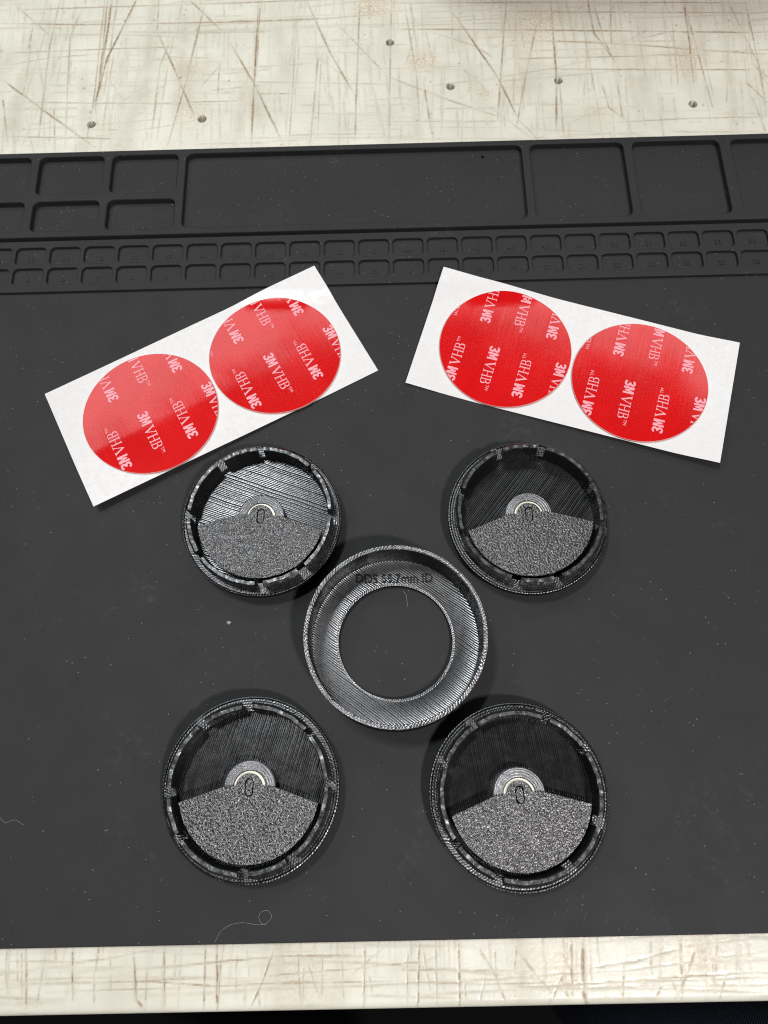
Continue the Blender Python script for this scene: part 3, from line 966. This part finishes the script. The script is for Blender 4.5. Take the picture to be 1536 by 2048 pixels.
# ------------------------------------------------------------------ gauge ring
def build_ring():
    root = empty('gauge_ring', (2.0, 39.7, 0))
    tag(root, 'tall black printed ring with open centre and raised size lettering, between the caps', 'ring')
    wob = lambda a, r, z: (0.03 * math.sin(9 * a + z) + 0.02 * math.sin(23 * a), 0.04 * math.sin(6 * a + 1) * (z > 15))
    prof = [(27.85, 2.25, 1), (27.85, 16.7, 0), (28.0, 16.95, 0), (28.62, 16.9, 0), (29.25, 16.95, 0), (29.4, 16.75, 1), (29.4, 0.35, 1), (29.1, 0.02, 1), (27.9, 0.02, 1)]
    V, F, M = lathe(prof, 200, wob=wob)
    me = mesh('ring_wall', V, [f[::-1] for f in F], [STITCH, LAYERS], M, smooth=True)
    me.set_sharp_from_angle(angle=math.radians(30))
    obj('ring_wall', me, root)
    lines = printed_lines('ring_floor_lines', -38, 0.68, 0.60, 0.30, 0.07, 0.20)  # same plastic as the cap floors, its brighter glints put into the tone
    prof = [(27.84, 2.6, 0), (26.6, 2.2, 0), (19.9, 2.2, 1), (19.4, 2.28, 1), (19.05, 2.15, 2), (18.98, 1.9, 2), (18.98, 0.3, 2), (19.2, 0.03, 2)]
    V, F, M = lathe(prof, 200)
    me = mesh('ring_floor', V, F, [lines, STITCH, LAYERS], M, smooth=True)
    me.set_sharp_from_angle(angle=math.radians(30))
    fo = obj('ring_floor', me, root)
    V, F = text_mesh('DDS 55.7mm ID', 4.3, 0.35, 0.02)
    w = max(v[0] for v in V) - min(v[0] for v in V)
    k = 26.2 / w
    a = math.radians(-1.8)
    P = [((x * k) * math.cos(a) - y * math.sin(a) + 0.5, (x * k) * math.sin(a) + y * math.cos(a) + 20.1, z + 2.4) for x, y, z in V]
    me = mesh('lettering', P, F, simple('dull_black_letters', (0.007, 0.007, 0.0075), 0.55, 0.25))
    obj('lettering', me, fo)
build_ring()

# ------------------------------------------------------------------ lint, dust
def tube(pts, rad, n=5):
    P = [Vector(p) for p in pts]
    # Catmull-Rom
    Q = []
    for i in range(len(P) - 1):
        p0, p1, p2, p3 = P[max(i - 1, 0)], P[i], P[i + 1], P[min(i + 2, len(P) - 1)]
        for k in range(6):
            t = k / 6
            Q.append(0.5 * ((2 * p1) + (p2 - p0) * t + (2 * p0 - 5 * p1 + 4 * p2 - p3) * t * t + (3 * p1 - p0 - 3 * p2 + p3) * t ** 3))
    Q.append(P[-1])
    V, F = [], []
    for i, q in enumerate(Q):
        d = (Q[min(i + 1, len(Q) - 1)] - Q[max(i - 1, 0)]).normalized()
        a = d.cross(Vector((0, 0, 1))).normalized(); b = a.cross(d)
        for k in range(n):
            t = 2 * math.pi * k / n
            V.append(tuple(q + a * rad * math.cos(t) + b * rad * math.sin(t)))
    for i in range(len(Q) - 1):
        for k in range(n):
            F.append((i * n + k, i * n + (k + 1) % n, (i + 1) * n + (k + 1) % n, (i + 1) * n + k))
    return V, F
LINT = simple('pale_lint', (0.42, 0.42, 0.41), 0.8, 0.2)
for pts, rad, lab in (
        ([(-56.5, -48.3), (-55.1, -45.7), (-52.1, -43.8), (-48.3, -43.3), (-44.5, -43.9), (-41.5, -43.9), (-39.5, -42.2), (-40.3, -40.4), (-42.3, -40.4), (-43.3, -41.8), (-42.7, -43.5), (-41.1, -44.2)], 0.034, 'thin grey fibre with a loop at its end near the front edge of the mat'),
        ([(5.4, 57.1), (6.4, 55.8), (6.6, 53.1), (6.9, 51.6)], 0.045, 'short bent fibre inside the open centre of the ring'),
        ([(-126.1, -10.5), (-124.0, -12.0), (-121.2, -11.4), (-118.2, -13.0)], 0.032, 'wavy fibre at the left border of the mat')):
    V, F = tube([(x, y, rad + 0.02 + 0.25 * abs(math.sin(i))) for i, (x, y) in enumerate(pts)], rad)
    tag(obj('lint_fiber', mesh('lint_fiber', V, F, LINT, smooth=True)), lab, 'fibre', 'fibres of lint on the mat')

def build_dust():
    c, s = math.cos(PSI), math.sin(PSI)
    V, F = [], []
    def flake(u, v, z, size):
        x, y = c * u - s * v, s * u + c * v
        a = random.uniform(0, 6.28); k = len(V)
        e = random.uniform(1.0, 2.2)
        for i in range(3):
            t = a + i * 2.1 + random.uniform(-.4, .4)
            px, py = size * e * math.cos(i * 2.1), size * math.sin(i * 2.1)
            V.append((x + px * math.cos(a) - py * math.sin(a), y + px * math.sin(a) + py * math.cos(a), z + 0.01))
        V.append((x, y, z + size * 0.6))
        F.extend([(k, k + 1, k + 3), (k + 1, k + 2, k + 3), (k + 2, k, k + 3), (k, k + 2, k + 1)])
    for i in range(420):
        u, v = random.uniform(-165, 165), random.uniform(-49, 180)
        flake(u, v, 0.0, random.choice([0.035, 0.04, 0.05, 0.05, 0.06, 0.07, 0.11]))
    for i in range(230):
        u, v = random.uniform(-165, 165), random.uniform(210.5, 246)
        flake(u, v, 0.0, random.choice([0.04, 0.05, 0.06, 0.09, 0.12]))
    for i in range(170):
        n = random.randint(-2, 24); a = -149.48 + 13.896 * n
        flake(a + random.uniform(1.6, 12.2), random.choice([random.uniform(185.8, 192), random.uniform(195.4, 202)]), 0.0, random.choice([0.04, 0.05, 0.07, 0.13]))
    for (cx, cy, n, ang, sp) in ((52, -44, 12, 1.05, 4), (30, -47, 7, 0.9, 3), (66, -46, 5, 1.1, 3), (95, 14, 9, 0.6, 12), (100, 40, 8, 2.4, 14), (-100, 60, 6, 0.4, 14), (-30, 8, 5, 1.3, 9), (18, 38, 4, 1.0, 4), (60, 110, 6, 2.2, 10)):
        for i in range(max(2, n // 2)):       # fine scuffs in the rubber
            x, y, L, a = cx + random.gauss(0, sp), cy + random.gauss(0, sp * 0.5), random.uniform(1.5, 6), ang + random.gauss(0, 0.12)
            dx, dy, k = math.cos(a) * L / 2, math.sin(a) * L / 2, len(V)
            wx, wy = -math.sin(a) * 0.014, math.cos(a) * 0.014
            V.extend([(x - dx, y - dy, 0.012), (x + wx, y + wy, 0.012), (x + dx, y + dy, 0.012), (x - wx, y - wy, 0.012), (x, y, 0.03)])
            F.extend([(k, k + 3, k + 4), (k + 3, k + 2, k + 4), (k + 2, k + 1, k + 4), (k + 1, k, k + 4)])
    o = obj('dust', mesh('dust', V, F, simple('dust_grey', (0.45, 0.45, 0.43), 0.85, 0.2)))
    tag(o, 'fine pale dust specks scattered over the mat', 'dust', kind='stuff')
build_dust()

V, F = [], []
for j in range(5):
    for i in range(9):
        t, ph = 2 * math.pi * i / 9, math.pi * j / 8
        rr = 0.75 * math.cos(ph) * (1 + 0.2 * math.sin(3 * t + j))
        V.append((rr * math.cos(t), rr * math.sin(t) * 0.8, 0.35 * math.sin(ph) + 0.01))
for j in range(4):
    for i in range(9):
        F.append((j * 9 + i, j * 9 + (i + 1) % 9, j * 9 + 9 + (i + 1) % 9, j * 9 + 9 + i))
cr = obj('crumb', mesh('crumb', V, F, simple('grey_crumb', (0.30, 0.30, 0.30), 0.8, 0.2), smooth=True))
cr.location = (-54.7 * S, 48.8 * S, 0)
tag(cr, 'small pale grey crumb on the mat left of the ring', 'crumb')

# ------------------------------------------------------------------ unseen box added beyond the far end of the view to shade the bench
def build_box():
    tray_m = simple('grey_box', (0.30, 0.28, 0.26), 0.5, 0.4, 0.05)
    L, Wd, H, t = 300, 120, 135, 2.0
    outer = rrect(0, L, 0, Wd, 8)
    inner = rrect(t, L - t, t, Wd - t, 6.5)
    wall = solid([outer, inner[::-1]], 0.6, H, 0.4, 1)
    base = solid([rrect(0.1, L - .1, 0.1, Wd - .1, 8)], 0.05, 2.0, 0.3, 1)
    root = empty('shadow_caster_box', (22, 343.5, -3), math.radians(-3.9))
    tag(root, 'unseen open grey box added beyond the view to shade the bench', 'box')
    obj('box_wall', mesh('box_wall', wall[0], wall[1], tray_m), root)
    obj('box_bottom', mesh('box_bottom', base[0], base[1], tray_m), root)
build_box()

# ------------------------------------------------------------------ person standing at the bench, seen only as a sliver of trousers below the edge
def trousers_material():
    x = NT('navy_twill')
    p = x.mm()
    sx = x.n('ShaderNodeSeparateXYZ')
    x.put(sx.inputs[0], p)
    ph = x.m('DIVIDE', x.m('ADD', x.m('MULTIPLY', sx.outputs[0], 0.85), x.m('MULTIPLY', sx.outputs[2], 0.55)), 1.3)
    s = x.m('SINE', x.m('MULTIPLY', ph, 6.283))
    c = x.mix(x.ramp(s, -0.6, 0.8), (0.006, 0.007, 0.012), (0.12, 0.13, 0.19))
    nn = x.v('NORMALIZE', x.v('ADD', x.geo_n(), jitter(x, p, 0.3, 0.8)))
    return x.set(color=c, rough=0.9, spec=0.1, normal=nn)

def build_person():
    me = bpy.data.meshes.new('person')
    P = [(90, -320, -20), (85, -325, 110),                          # pelvis, waist
         (185, -218, -130), (196, -200, -330), (205, -210, -520), (210, -235, -700), (210, -240, -850), (215, -150, -880),
         (-5, -350, -130), (-12, -380, -330), (-15, -420, -520), (-16, -450, -700), (-16, -455, -850), (-20, -365, -880)]
    E = [(0, 1), (0, 2), (2, 3), (3, 4), (4, 5), (5, 6), (6, 7), (0, 8), (8, 9), (9, 10), (10, 11), (11, 12), (12, 13)]
    R = [150, 140, 98, 84, 64, 60, 50, 40, 98, 84, 64, 60, 50, 40]
    me.from_pydata([tuple(c * S for c in q) for q in P], E, [])
    o = obj('person', me)
    sk = o.modifiers.new('skin', 'SKIN')
    for i, sv in enumerate(me.skin_vertices[0].data):
        sv.radius = (R[i] * S, R[i] * S)
        sv.use_root = (i == 0)
    ss = o.modifiers.new('smooth', 'SUBSURF'); ss.levels = 2; ss.render_levels = 2
    me.materials.append(trousers_material())
    tag(o, 'person in dark navy twill trousers standing against the front edge of the bench', 'person')
build_person()
